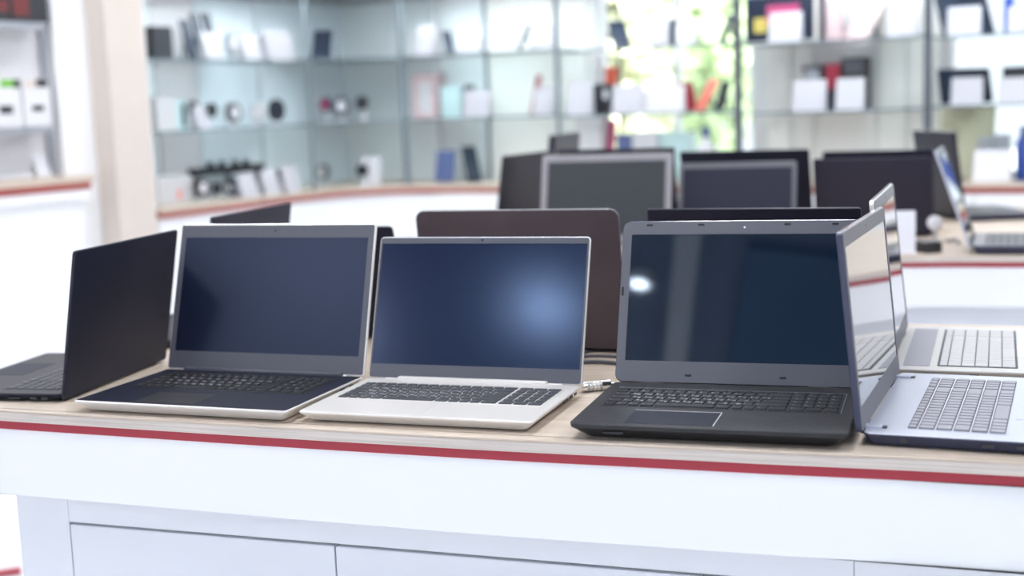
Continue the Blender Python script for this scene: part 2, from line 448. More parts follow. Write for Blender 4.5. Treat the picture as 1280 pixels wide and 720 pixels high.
laptop(dict(p=(.6518, 2.216, 69.86, .400, .25, .2626, 5.9, .0190), base='silver_warm', deck='silver_warm', shell='silver_warm', bezel='bezel_grey', screen='scr_mirror',
            kb=(.330, .112, .068), ks=KS_R2, keys=True, bz=(.020, .012, .028), pad=(-.02, .105, .060, 'paper_dim', False), r=.010, under=.008, lip=.003, deck_in=.0008, lr=.010, th=.007, rim=.0015,
            grille=(0, .34, -.034, .040, 'key_grey'), toprim=True, ports=[(-.05, .009, .005), (-.12, .014, .005)]),
       'silver laptop turned side-on directly behind the navy side-on one')
# --- second row on the front table, lids turned to the camera
BACK = dict(drop=.010, kb=(.300, .100, .026), ks=KS_BK, bz=(.018, .012, .026), pad=(-.02, .105, .066, 'black_soft', False), base='black', deck='black_soft', bezel='bezel_black', screen='scr_navy')
laptop(dict(BACK, p=(.0224, 2.4032, 161.2, .3789, .25, .2445, 7.9, .0195), shell='shell_brown', lr=.016, th=.008, toprim=True),
       'brownish black lid back with rounded corners, standing behind the silver laptop')
laptop(dict(BACK, p=(.4305, 2.3020, 158.5, .3601, .25, .2473, 14.2, .0202), shell='shell_navy', lr=.004),
       'dark lid back of which only the top strip shows above the glossy-screened laptop')
laptop(dict(BACK, p=(-.5561, 2.7040, -105.8, .3503, .24, .2409, 8.9, .0185), shell='shell_dark', lr=.003),
       'dark slanting lid back peeking over the grey-bezelled laptop at the left')
laptop(dict(BACK, p=(-.3393, 2.6190, 160, .300, .21, .2207, 15.5, .0159), shell='shell_navy', kb=(.26, .09, .022), lr=.008),
       'black lid corner showing in the gap between the two left silver-edged laptops')

# ------------------------------------------------------------------ table builder
def catmull(pts, n=6):
    out = []
    P = [Vector(p) for p in pts]; P = [2 * P[0] - P[1]] + P + [2 * P[-1] - P[-2]]
    for i in range(1, len(P) - 2):
        for k in range(n):
            t = k / n; a, b, c, d = P[i - 1:i + 3]
            q = .5 * ((2 * b) + (c - a) * t + (2 * a - 5 * b + 4 * c - d) * t * t + (3 * b - a - 3 * c + d) * t ** 3)
            out.append((q.x, q.y))
    out.append(tuple(P[-2])); return out
def round_corners(pts, rad, n=5, which=None):
    out = []; N = len(pts)
    for i in range(N):
        p0, p1, p2 = Vector(pts[i - 1]), Vector(pts[i]), Vector(pts[(i + 1) % N])
        if which is not None and i not in which: out.append(tuple(p1)); continue
        a, b = (p0 - p1).normalized(), (p2 - p1).normalized()
        for k in range(n + 1):
            t = k / n; A, B = p1 + a * rad, p1 + b * rad
            q = A * (1 - t) ** 2 + p1 * 2 * t * (1 - t) + B * t * t; out.append((q.x, q.y))
    return out
def table(label, front, ends, mats, cab, loc):
    """front: measured front edge left to right; ends: the other corners, counter-clockwise"""
    root = thing('display_table', label, 'table', (loc[0], loc[1], 0))
    f = catmull(front) if len(front) > 2 else list(front)
    pts = f + list(ends)
    n = len(pts)
    pts = round_corners(pts, .06, 5, {0, len(f) - 1, n - 1, n - 2})
    pts = [(x - loc[0], y - loc[1]) for x, y in pts]
    top = MB().prism(pts, TZ - .004, TZ, .0008).build('tabletop', mats[0], root)
    MB().prism(inset(pts, .0002), TZ - .018, TZ - .004, 0).build('edge_band', mats[1], top)
    MB().prism(inset(pts, .003), TZ - .0315, TZ - .018, 0).build('red_strip', mats[2], root)
    MB().prism(inset(pts, .006), TZ - .140, TZ - .0315, .001).build('apron', M['white'], root)
    return root, pts

FRONT = [(-.99, 2.142), (-.813, 2.063), (-.588, 1.975), (-.379, 1.894), (-.187, 1.822), (-.008, 1.757), (.16, 1.701), (.316, 1.648), (.468, 1.600), (.605, 1.553), (.74, 1.507)]
ft, fpts = table('long white display table with pale wood top and red edge strip, at the front', FRONT, [(1.03, 2.44), (-.66, 3.05), (-.87, 2.52)], (M['oak'], M['oak_edge'], M['red']), None, (0.05, 2.25))
# cabinet under the front table
ca, cb_ = Vector((-.835, 2.130)), Vector((.655, 1.602))
ex = (cb_ - ca).normalized(); ey = Vector((-ex.y, ex.x)); CW = (cb_ - ca).length; cyaw = math.atan2(ex.y, ex.x)
cl = (ca.x - .05, ca.y - 2.25, 0)
CZ = TZ - .140
carc = MB().prism(round_corners([(0, 0), (CW, 0), (CW, .62), (0, .62)], .03, 4), .06, CZ, .0).build('cabinet', M['cabinet'], ft, cl, (0, 0, cyaw))
MB().box(.03, CW - .03, .05, .58, 0, .062).build('plinth', M['gap'], ft, cl, (0, 0, cyaw))
def panel(name, x0, x1, z0, z1, gapm=True):
    # a front panel standing proud of the carcass
    return MB().box(x0, x1, -.016, .001, z0, z1, .0012).build(name, M['cabinet'], carc)
for (x0, x1) in ((.0255, .1245), (1.348, CW - .0675)):
    panel('stile', x0, x1, .065, CZ - .001)
panel('top_rail', .1255, 1.347, CZ - .050, CZ - .001)
for (x0, x1) in ((.1265, .596), (.599, 1.148), (1.151, 1.346)):
    panel('cupboard_door', x0, x1, .07, CZ - .054)

MFRONT = [(-.42, 3.955), (.0, 3.825), (.5, 3.685), (1.09, 3.590), (1.355, 3.512), (1.8, 3.37), (2.35, 3.18)]
mt_, mpts = table('second white display table with red edge strip, standing behind the front one', MFRONT, [(2.80, 4.70), (-.02, 5.50)], (M['oak'], M['oak_edge'], M['red']), None, (.9, 4.2))
o = MB().box(-1.05, 1.30, .06, .8, .06, TZ - .14, 0).build('cabinet', M['cabinet'], mt_, (0, -.55, 0), (0, 0, R(-17)))
MB().box(-1.0, 1.25, .1, .76, 0, .062).build('plinth', M['gap'], mt_, (0, -.55, 0), (0, 0, R(-17)))

# --- laptops on the second table
MBK = dict(BACK)
laptop(dict(MBK, p=(.030, 4.48, -115, .4002, .27, .2685, 8.7, .0194), shell='shell_navy', lr=.004, dot=(-.10, .06)),
       'black laptop seen from behind at the left end of the second table, small red badge')
laptop(dict(MBK, p=(.2833, 4.040, -17, .405, .26, .2701, 14.9, .0241), base='silver_warm', deck='silver_warm', shell='silver_warm', bezel='bezel_pale', screen='scr_grey', bz=(.022, .018, .03), rim=.002),
       'laptop with a pale grey bezel and dull grey screen on the second table')
laptop(dict(MBK, p=(.37, 4.416, 160.4, .3935, .26, .270, 10.4, .0259), shell='shell_navy'),
       'black lid back standing right behind the pale grey bezelled laptop')
laptop(dict(MBK, p=(.6784, 4.010, -17.5, .3563, .25, .2373, 15.9, .0198), bezel='bezel_mid', screen='scr_slate', bz=(.018, .013, .03), shell='bezel_grey'),
       'laptop with a thin grey bezel and slate blue screen, middle of the second table')
laptop(dict(MBK, p=(.7793, 4.316, 158.4, .4115, .26, .2687, 19.2, .0234), shell='black_soft'),
       'large black lid back rising behind the slate blue screen')
laptop(dict(MBK, p=(1.125, 4.116, 158.9, .350, .25, .2345, 13.8, .0195), shell='shell_dark'),
       'plain charcoal lid back at the right of the second table, facing away')
laptop(dict(MBK, p=(1.230, 4.433, 158.8, .350, .25, .243, 14.5, .0194), shell='shell_navy'),
       'black lid back whose top edge shows just above the plain charcoal one')
laptop(dict(MBK, p=(1.300, 3.725, 69, .345, .25, .271, 19.1, .0250), base='navy', deck='bezel_pale', shell='silver_cool', screen='scr_mirror', ks=KS_M5, kb=(.29, .11, .03), bezel='bezel_black', toprim=True),
       'laptop turned side-on at the near right of the second table, keyboard towards the right')
laptop(dict(MBK, p=(1.515, 4.625, 94, .360, .25, .2828, 7.8, .0233), base='navy', deck='bezel_grey', shell='shell_navy', toprim=True, th=.012, screen='scr_mirror', ks=KS_M5, kb=(.29, .11, .03), bezel='bezel_black'),
       'laptop at the far right of the second table, dark lid back beside its silver edge')

# --- tall monitor at the back left of the second table
mo = thing('monitor', 'dark monitor seen edge-on behind the black laptop with the red badge', 'monitor', (.165, 4.92, TZ), R(-104))
MB().prism(rr(.20, .14, .02), 0, .010, .002).build('stand_base', M['dark'], mo)
MB().box(-.02, .02, .02, .035, .008, .16, .003).build('stand_neck', M['dark'], mo)
pn = MB().prism(rr(.46, .27, .006, 4, 0, .135), -.024, 0, .002).build('panel', M['shell_dark'], mo, (0, .012, .066), (R(84), 0, 0))
MB().prism(rr(.44, .245, .002, 3, 0, .137), 0, .001).build('screen', M['scr_navy'], pn)

# --- small things lying on the tables
def cable(name, label, pts, r, m_, cat='cable', group=None):
    path = catmull3(pts)
    o = MB().tube(path, r, 8).build(name, m_)
    return tag(o, label, cat, group)
def catmull3(pts, n=8):
    out = []; P = [Vector(p) for p in pts]; P = [2 * P[0] - P[1]] + P + [2 * P[-1] - P[-2]]
    for i in range(1, len(P) - 2):
        for k in range(n):
            t = k / n; a, b, c, d = P[i - 1:i + 3]
            out.append(.5 * ((2 * b) + (c - a) * t + (2 * a - 5 * b + 4 * c - d) * t * t + (3 * b - a - 3 * c + d) * t ** 3))
    out.append(P[-2]); return out
# combination cable lock on the table between the silver laptop and the thick black one
lk = on_z(744, 489, TZ); ly = R(14)
lo = thing('cable_lock', 'small silver combination lock with number dials between silver and thick black laptops', 'lock', (lk.x, lk.y, TZ), ly)
T = Matrix.Translation((0, 0, .0085)) @ Matrix.Rotation(pi / 2, 4, 'Y')
MB().lathe([(.006, -.021), (.0082, -.0195), (.0082, -.0145), (.0066, -.0142), (.0066, .0095), (.0082, .0098), (.0082, .024), (.0055, .0255), (.0045, .030)], 22, 0, T).build('barrel', M['chrome'], lo)
for k in range(4):
    x = -.0113 + k * .0060
    dial = MB().lathe([(.0078, x - .0024), (.0084, x - .0017), (.0084, x + .0017), (.0078, x + .0024)], 20, 0, T).build('dial', M['silver'], lo)
    g = MB()
    for a in range(10):
        gl = glyph(str(a)); st = len(g.v)
        TT = Matrix.Translation((x, 0, .0085)) @ Matrix.Rotation(2 * pi * a / 10, 4, 'X') @ Matrix.Translation((-.0014, -.0018, .00850))
        g.v += [tuple(TT @ Vector((vx * .0048, vy * .0048, 0))) for vx, vy, _ in gl[0]]
        for f in gl[1]: g.face([st + i for i in f])
    g.build('numerals', M['dark'], dial)
# cables behind
for i, (pa, pb, pc, dz, lab) in enumerate((((700, 451), (742, 440), (790, 438), .006, 'uppermost of the grey cables bunched at the foot of the brownish lid'),
                                          ((700, 452), (740, 447), (790, 449), .003, 'middle of the grey cables bunched at the foot of the brownish lid'),
                                          ((702, 458), (745, 455), (790, 459), .003, 'lowest and thickest of the grey cables at the foot of the brownish lid'))):
    A, B, C = on_z(*pa, TZ), on_z(*pb, TZ), on_z(*pc, TZ)
    r_ = .0028 if i < 2 else .0036
    cable('cable', lab, [(A.x, A.y, TZ + r_), (B.x, B.y, TZ + r_), (C.x, C.y, TZ + r_)], r_, M['bezel_grey'], 'cable', 'grey cables behind the silver laptop')
# white card, power brick and white puck at the front of the second table
c = on_z(1134, 318, TZ)
o = thing('card_holder', 'white upright card holder at the near edge of the second table', 'card holder', (c.x, c.y + .02, TZ), R(-8))
MB().box(-.028, .028, -.012, .012, 0, .006, .001).build('foot', M['paper'], o)
MB().box(-.027, .027, -.004, .004, .005, .118, .001).build('card', M['paper'], o)
c = on_z(1159, 316, TZ)
o = thing('power_adapter', 'black power adapter lying beside the white card holder', 'adapter', (c.x, c.y + .03, TZ), R(20))
MB().prism(rr(.052, .10, .008), 0, .030, .003).build('case', M['black'], o)
MB().box(-.018, .018, -.030, .030, .0298, .0304, .0001).build('rating_label', M['bezel_pale'], o)
c = on_z(1168, 303, TZ)
o = thing('white_puck', 'round white puck on a short post behind the black adapter', 'sensor', (c.x, c.y, TZ), R(-10))
MB().lathe([(.020, 0), (.020, .004), (.006, .008), (.005, .040)], 18).build('post', M['steel'], o)
T = Matrix.Translation((0, 0, .058)) @ Matrix.Rotation(R(75), 4, 'X')
MB().lathe([(.016, -.006), (.021, -.003), (.021, .003), (.015, .007), (.006, .0085)], 22, 0, T).build('head', M['paper'], o)
p0 = on_z(1150, 303, TZ); p1 = on_z(1175, 300, TZ); p2 = on_z(1203, 304, TZ)
cable('cable', 'silver grey cable lying beside the round white puck', [(c.x + .03, c.y - .02, TZ + .005), (p1.x + .03, p1.y - .05, TZ + .005), (p2.x - .02, p2.y - .03, TZ + .005)], .005, M['bezel_pale'])

# ------------------------------------------------------------------ the wall frame: s along the back wall, n away from the camera
E1, E2 = Vector((.8676, -.4973, 0)), Vector((.4973, .8676, 0))
YB = math.atan2(E1.y, E1.x); YL = YB + pi / 2
NB, SL = 6.519, -4.730
def W(s, n, z=0.0): return E1 * s + E2 * n + Vector((0, 0, z))
def back_s(px, py, n):
    d = ray(px, py); t = n / d.dot(E2); p = d * t; return p.dot(E1), p.z + CAMZ
def left_n(px, py, s):
    d = ray(px, py); t = s / d.dot(E1); p = d * t; return p.dot(E2), p.z + CAMZ
def wall_obj(mb, name, m_, parent=None):
    return mb.build(name, m_, parent, (0, 0, 0), (0, 0, 0) if parent else (0, 0, YB))
def wthing(name, label, cat, s, n, z, group=None): return thing(name, label, cat, W(s, n, z), YB, group)

# structure
CEIL = 3.3
MB().box(-7.5, 6, -6.5, 9.2, -.12, 0).build('floor', M['floor'], None, (0, 0, 0), (0, 0, YB))
struct(bpy.data.objects['floor'])
struct(wall_obj(MB().box(-7.5, 6, -6.5, 7.2, CEIL, CEIL + .12), 'ceiling', M['ceiling']))
DB = .46                                  # depth of the wall counter
bk = MB(); n0, n1 = NB + DB, NB + DB + .14
z_w0, z_w1 = TZ - .02, 2.9
for (a, b, z0, z1) in ((-6.2, 6, 0, z_w0), (-6.2, 6, z_w1, CEIL), (-6.2, -3.40, z_w0, z_w1), (-2.44, -1.46, z_w0, z_w1), (.2, 6, z_w0, z_w1)):
    bk.box(a, b, n0, n1, z0, z1)
struct(wall_obj(bk, 'wall_back', M['white_matte']))
lf = MB(); s1 = SL - DB
lf.box(s1 - .14, s1, 4.80, n1, 0, CEIL)
nC0, nC1 = left_n(72, 100, SL - .14)[0], left_n(137, 100, SL - .015)[0]
lf.box(SL - .55, SL - .20, -6.5, nC0 + .01, 0, CEIL)
struct(wall_obj(lf, 'wall_left', M['greyp']))
struct(wall_obj(MB().box(SL - .55, SL - .14, nC0, nC1 + .01, 0, CEIL), 'trim_1', M['white_matte']))
struct(wall_obj(MB().box(SL - .60, SL - .015, nC1, 4.812, 0, CEIL), 'trim_2', M['beige']))
for i, (a, b) in enumerate(((-3.40, -2.44), (-1.46, .2))):
    fr = MB()
    for (x0, x1, za, zb) in ((a, b, z_w0, z_w0 + .05), (a, b, z_w1 - .05, z_w1), (a, a + .04, z_w0, z_w1), (b - .04, b, z_w0, z_w1), ((a + b) / 2 - .012, (a + b) / 2 + .012, z_w0, z_w1)):
        fr.box(x0, x1, n0 + .04, n0 + .10, za, zb, .004)
    fo = struct(wall_obj(fr, 'window_%d' % (i + 1), M['white_matte']))
    MB().box(a + .03, b - .03, n0 + .065, n0 + .073, z_w0 + .03, z_w1 - .03).build('pane', M['glass'], fo)

struct(wall_obj(MB().box(-.87, -.76, -6, 4.2, CEIL - .12, CEIL, .002), 'added_beam', M['white_matte']))  # unseen beam added to give the glossy screen a pale reflected band
struct(wall_obj(MB().box(-.55, .9, -4.2, -1.35, CEIL - .05, CEIL, .002), 'added_ceiling_panel', mat('added_deep_blue_panel', (.04, .13, .27), .6)))  # unseen panel added for a dark blue reflection in the glossy screen
# --- wall counter with the curved inner corner
wc = thing('wall_counter', 'white wall counter with red edge running along the back and left walls', 'counter', W(-4.2, 6.5, 0), YB)
ORG = (-4.2, 6.5)
def counter_outline(off, a0=4.83, b1=2.2):
    # front edge from left wall start, around the rounded inner corner, to the right end, then the back
    rad = .45; sF, nF = SL + off, NB - off
    pts = [(sF, a0)]
    for k in range(9):
        t = pi - (pi / 2) * k / 8
        pts.append((sF + rad + rad * cos(t), nF - rad + rad * sin(t)))
    pts += [(b1, nF), (b1, NB + DB), (SL - DB, NB + DB), (SL - DB, a0)]
    return [(x - ORG[0], y - ORG[1]) for x, y in pts]
MB().prism(counter_outline(0), TZ - .020, TZ).build('countertop', M['oak'], wc)
MB().prism(counter_outline(-.004), TZ - .048, TZ - .020).build('red_strip', M['red_far'], wc)
MB().prism(counter_outline(-.02), .08, TZ - .036).build('cabinet', M['white'], wc)
MB().prism(counter_outline(-.07), 0, .08).build('plinth', M['greyp'], wc)
for k in range(7):
    s = -4.22 + k * .60
    dr = MB().box(s + .004, s + .596, NB + .003, NB + .021, .10, TZ - .05, .002)
    dr.v = [(x - ORG[0], y - ORG[1], z) for x, y, z in dr.v]
    do = dr.build('cupboard_door', M['white'], wc)
    hb = MB().tube([(s + .54 - ORG[0], NB - .016 - ORG[1], TZ - .16 + j * .04) for j in range(3)], .006)
    for zz in (TZ - .15, TZ - .09):
        hb.tube([(s + .54 - ORG[0], NB - .016 - ORG[1], zz), (s + .54 - ORG[0], NB + .006 - ORG[1], zz)], .004)
    hb.build('handle', M['greymetal'], do)
# --- small counter at the far left
lc = thing('side_counter', 'white counter end with red strip at the far left, in front of the white column', 'counter', W(SL, 4.0, 0), YB)
MB().box(-.185, 0, -1.6, .42, 1.016, 1.045, .003).build('countertop', M['oak'], lc)
MB().box(-.185, -.004, -1.6, .40, 0.985, 1.016, .001).build('red_strip', M['red_far'], lc)
MB().box(-.185, -.012, -1.6, .39, .94, .985, .001).build('apron', M['white'], lc)
MB().box(-.185, -.04, -1.6, .37, 0, .94, .001).build('cabinet', M['white'], lc)

# --- glass showcases standing on the counter
ZS = {'L': (.375, .735), 'K': (.380, .745), 'A': (.380, .742), 'B': (.372, .722), 'C': (.357, .702), 'D': (.363, .690)}
def showcase(label, poly, zs, posts, backm, panels=(), post_r=.008, postm='post', side='back'):
    """poly = outline (s,n) of a shelf; posts = (s,n) list"""
    cx = sum(p[0] for p in poly) / len(poly); cy = sum(p[1] for p in poly) / len(poly)
    root = wthing('glass_showcase', label, 'showcase', cx, cy, TZ)
    loc = lambda pts: [(x - cx, y - cy) for x, y in pts]
    for z in zs + (1.10,):
        sh = MB().prism(loc(poly), z - .008, z).build('glass_shelf', M['shelf_glass'], root)
        e = MB(); P = loc(poly)
        for i in shelf_edges:
            a, b = Vector(P[i]), Vector(P[(i + 1) % len(P)]); dd = (b - a).normalized(); nn = Vector((-dd.y, dd.x)) * .002
            e.prism([(a.x + nn.x, a.y + nn.y), (a.x - nn.x, a.y - nn.y), (b.x - nn.x, b.y - nn.y), (b.x + nn.x, b.y + nn.y)][::-1], z - .009, z + .001)
        e.build('polished_edge', M['glass_edge'], sh)
    for (x, y, rr_) in posts:
        MB().box(x - cx - rr_, x - cx + rr_, y - cy - rr_, y - cy + rr_, 0, 1.14, .001).build('post', M[postm], root)
    for (x0, x1, y0, y1, z0, z1, pm) in panels:
        MB().box(x0 - cx, x1 - cx, y0 - cy, y1 - cy, z0, z1, .001).build('back_panel', M[pm], root)
    c2 = (loc(poly)[0][0] + loc(poly)[1][0]) / 2, (loc(poly)[0][1] + loc(poly)[1][1]) / 2
    a_, b__ = Vector(loc(poly)[0]), Vector(loc(poly)[1]); dd = (b__ - a_).normalized(); nn = Vector((-dd.y, dd.x))
    st_ = [a_ + dd * .03 + nn * .05, b__ - dd * .03 + nn * .05, b__ - dd * .03 + nn * .09, a_ + dd * .03 + nn * .09]
    MB().prism([tuple(q) for q in st_], 1.100, 1.109).build('added_led_strip', M['strip'], root)  # added light strip, brightens the inside of the showcase
    MB().prism(inset(loc(poly), .002), 1.11, 1.14, .002).build('top', M['white'], root)
    return root
M['panel_cool'] = mat('cool_white_panel', (.84, .89, .92), .4, noise=.03, nscale=3)
M['panel_blue'] = mat('pale_blue_panel', (.80, .88, .94), .4, noise=.03, nscale=3)
M['panel_warm'] = mat('warm_white_panel', (.92, .91, .88), .5, noise=.02, nscale=3)
M['panel_lilac'] = mat('lilac_white_panel', (.78, .76, .79), .5)
sF, nF = SL - .07, NB + .07
shelf_edges = [0]
sb, nb_ = SL - DB + .02, NB + DB - .02
lp_ = [(sF, 4.84), (sF, 6.13), (sb, 6.13), (sb, 4.84)]
showcase('glass showcase on the left wall, beside the beige pillar', lp_, ZS['L'], [(sF, 6.13, .006)], None,
         [(sb - .012, sb, 4.84, 5.30, 0, 1.1, 'panel_cool'), (sb - .012, sb, 5.31, 5.62, 0, 1.1, 'panel_lilac'), (sb - .012, sb, 5.63, 6.13, 0, 1.1, 'panel_blue')])
MB().box(-.016, .016, -.016, .016, 0, 1.14, .002).build('frame_post', M['white'], bpy.data.objects['glass_showcase'], (sF - (sF + sb) / 2, 4.845 - 5.485, 0))
k1 = (SL + .25, NB + .07)
shelf_edges = [0, 1]
showcase('glass corner showcase where the left and back walls meet', [(sF, 6.15), (-4.62, 6.36), (-4.45, 6.50 + .09), (-4.45, nb_), (sb, nb_), (sb, 6.15)], ZS['K'], [(-4.47, nF + .01, .012)], None,
         [(sb - .012, sb, 6.15, nb_, 0, 1.1, 'panel_blue'), (sb, -4.46, nb_, nb_ + .012, 0, 1.1, 'panel_cool')])
shelf_edges = [0]
def bsec(a, b): return [(a, nF), (b, nF), (b, nb_), (a, nb_)]
showcase('white-backed glass showcase on the back wall, next to the corner', bsec(-4.43, -3.44), ZS['A'], [(-3.44, nF, .009), (-4.10, nb_ - .014, .008)], None,
         [(-4.43, -4.11, nb_, nb_ + .012, 0, 1.1, 'panel_cool'), (-4.10, -3.62, nb_, nb_ + .012, 0, 1.1, 'panel_warm'), (-3.61, -3.44, nb_, nb_ + .012, 0, 1.1, 'beige2' if False else 'panel_warm')])
showcase('glass showcase in front of the green window', bsec(-3.42, -2.42), ZS['B'], [(-2.40, nF, .017), (-3.23, nb_ - .012, .007)], None, postm='darkpost')
showcase('glass showcase with the white vertical back panels', bsec(-2.38, -1.47), ZS['C'], [(-1.45, nF, .016)], None, postm='darkpost', panels=
         [(-2.38, -2.24, nb_, nb_ + .012, 0, 1.1, 'panel_warm'), (-2.23, -2.12, nb_, nb_ + .012, 0, 1.1, 'panel_warm'), (-2.11, -1.79, nb_, nb_ + .012, 0, .355, 'panel_warm'),
          (-1.78, -1.64, nb_, nb_ + .012, 0, 1.1, 'panel_warm'), (-1.63, -1.47, nb_, nb_ + .012, 0, 1.1, 'panel_warm')])
showcase('glass showcase at the far right of the back wall', bsec(-1.43, -.45), ZS['D'], [(-.45, nF, .012)], None)

# ------------------------------------------------------------------ goods in the showcases
def place(sec, lev, x0, x1, ytop, d):
    """frame (origin, yaw, width, height) of a thing seen between two photo columns on a shelf of a section"""
    z = 0.0 if lev == 0 else ZS[sec][lev - 1]
    if sec == 'L':
        s = SL - .07 - d
        ym = 260 - 95 * lev
        a, b = left_n(x0, ym, s)[0], left_n(x1, ym, s)[0]; top = left_n((x0 + x1) / 2, ytop, s)[1] - TZ - z
        return W(s, (a + b) / 2, TZ + z + .0012), YL, b - a, top
    n = NB + .07 + d; ym = 232 - 88 * lev
    a, b = back_s(x0, ym, n)[0], back_s(x1, ym, n)[0]; top = back_s((x0 + x1) / 2, ytop, n)[1] - TZ - z
    return W((a + b) / 2, n, TZ + z + .0012), YB, b - a, top
def card(sec, lev, x0, x1, ytop, d, label, m_='card', group='white price cards in the showcases'):
    p, yw, w, h = place(sec, lev, x0, x1, ytop, d)
    t = thing('price_card', label, 'price card', p, yw, group)
    MB().loops([[(x, 0, 0), (x, -.002, 0), (x, .018 + h * .10, h), (x, .020 + h * .10, h)] for x in (-w / 2, w / 2)]).build('face', M[m_], t)
    MB().loops([[(x, .045, 0), (x, .043, 0), (x, .018 + h * .10, h - .002), (x, .020 + h * .10, h - .001)] for x in (-w / 2, w / 2)]).build('prop', M[m_], t)
    return t
def phone(sec, lev, x0, x1, ytop, d, label, m_='dark', lean=0.0, turn=0.0, cat='phone', frac=None):
    p, yw, w, h = place(sec, lev, x0, x1, ytop, d)
    t = thing('smartphone' if cat == 'phone' else 'tablet', label, cat, p, yw + turn)
    # leaning back on its prop; strongly slanted ones are turned aside as well
    vis = max((frac * w) if frac else w - abs(lean) * h * .5, .02)
    psi = -math.copysign(R(48), lean) if abs(lean) > .15 else -lean
    beta = math.atan(abs(lean) / sin(R(48))) if abs(lean) > .15 else R(13)
    t.rotation_euler.z = yw + psi
    pw = min(vis / cos(psi), .30); hh = (h - .004) / cos(beta)
    off = -math.copysign(1, lean) * h * math.tan(beta) * .5 * abs(sin(psi)) if lean else 0
    t.location = t.location + Matrix.Rotation(yw, 3, 'Z') @ Vector((off, 0, 0))
    Tm = Matrix.Translation((0, 0, .0055)) @ Matrix.Rotation(R(90) - beta, 4, 'X')
    MB().prism(rr(pw, hh, .008, 4, 0, hh / 2), -.009, 0, .0015).xf(Tm).build('body', M[m_], t)
    MB().prism(rr(pw - .008, hh - .012, .005, 4, 0, hh / 2), 0, .0006).xf(Tm).build('screen', M['navyitem' if m_ in ('dark', 'navyitem') else m_], t)
    yb = hh * .6 * sin(beta) + .012; zb = hh * .6 * cos(beta)
    MB().loops([[(x, yb + .035, 0), (x, yb + .031, 0), (x, yb, zb), (x, yb + .004, zb)] for x in (-.012, .012)]).build('stand', M['glass_edge'], t)
    MB().box(-.02, .02, -.012, yb + .036, 0, .004, .001).build('stand_foot', M['glass_edge'], t)
    return t
def box_(sec, lev, x0, x1, ytop, d, label, m_, marks=(), name='product_box', cat='box', dep=None, group=None):
    p, yw, w, h = place(sec, lev, x0, x1, ytop, d); dep = dep or min(w, .12)
    t = thing(name, label, cat, p, yw, group)
    MB().box(-w / 2, w / 2, 0, dep, 0, h, .002).build('carton', M[m_], t)
    for (a, b, c_, e, mm) in marks:
        MB().box(-w / 2 + a * w, -w / 2 + b * w, -.001, .001, c_ * h, e * h).build('printed_panel', M[mm], t)
    return t
def watch(sec, lev, x0, x1, ytop, d, label, face='dark', band='dark', group='smartwatches in the left showcases'):
    p, yw, w, h = place(sec, lev, x0, x1, ytop, d)
    t = thing('smartwatch', label, 'watch', p, yw, group)
    # a C-shaped stand with the strap looped round it
    r_ = min(w / 2, h / 2 - .012)
    zc = h - r_
    MB().prism(rr(max(w * .7, .03), .05, .006), 0, .006, .001).build('stand_foot', M['paper'], t)
    MB().box(-.008, .008, .012, .024, .005, zc, .002).build('stand_post', M['paper'], t)
    bnd = MB(); n = 24; lp = []
    for k in range(n):
        a = 2 * pi * k / n
        lp.append([(xx, .024 + .030 * sin(a) * sg, zc + (r_ * .92) * cos(a) * sg) for xx, sg in ((-.010, 1), (.010, 1), (.010, .88), (-.010, .88))])
    bnd.loops(lp + [lp[0]], 0, False, False).build('strap', M[band], t)
    T = Matrix.Translation((0, -.004, zc)) @ Matrix.Rotation(pi / 2, 4, 'X')
    cse = MB().lathe([(r_ * .85, -.004), (r_, -.002), (r_, .005), (r_ * .84, .007)], 24, 0, T).build('case', M[band], t)
    MB().lathe([(r_ * .62, .0065), (r_ * .62, .0085)], 24, 0, T).build('dial', M[face], cse)
    return t

# left wall, upper shelf
box_('L', 2, 192, 217, 33, .12, 'dark upright box at the left end of the upper left shelf', 'dark')
phone('L', 2, 234, 250, 24, 0.15, 'black phone tipped on a stand, left of the leaning pair on the upper left shelf', 'dark', lean=-.12)
phone('L', 2, 250, 262, 16, 0.20, 'taller black phone of the leaning pair on the upper left shelf', 'dark', lean=-.10)
phone('L', 2, 264, 278, 16, 0.24, 'black and white phone behind the white card beside the leaning pair', 'dark', lean=-.08)
card('L', 2, 258, 279, 40, 0.05, 'white card standing against the leaning pair of phones, upper left shelf')
watch('L', 2, 282, 303, 42, .14, 'grey looped band on a stand between white cards, upper left shelf', 'paper_dim', 'greymetal')
card('L', 2, 306, 329, 42, 0.05, 'white card right of the grey looped band, upper left shelf')
phone('L', 2, 326, 334, 44, 0.16, 'thin dark phone edge between two white cards, upper left shelf', 'dark')
card('L', 2, 335, 368, 38, 0.02, 'wide white card near the right end of the upper left shelf')
box_('L', 1, 198, 222, 121, .16, 'pale white box at the left end of the middle left shelf', 'paper_dim')
box_('L', 1, 222, 236, 126, .17, 'narrow pale box with dark stripe on the middle left shelf', 'aqua', [(.5, .8, .1, .9, 'dark')])
watch('L', 1, 238, 249, 126, .14, 'dark watch next to the narrow pale box, middle left shelf')
card('L', 1, 249, 262, 132, 0.05, 'small white card in front of watches, middle left shelf')
watch('L', 1, 260, 272, 129, .14, 'dark watch just right of the small white card, middle left shelf')
watch('L', 1, 283, 305, 128, .14, 'white faced watch with a dark rim, centre of the middle left shelf', 'paper', 'bezel_grey')
watch('L', 1, 316, 335, 129, .14, 'pale cream watch on the middle left shelf', 'paper', 'paper_dim')
watch('L', 1, 337, 358, 124, .05, 'dark blue round watch at the right of the middle left shelf', 'navyitem', 'dark')
box_('L', 0, 200, 242, 220, .16, 'white box at the left end of the counter below the left shelves', 'paper_dim', [(.55, .65, .15, .5, 'coral')])
watch('L', 0, 244, 264, 224, .10, 'green tinged dark watch in front of the white box on the counter', 'paper', 'dark')
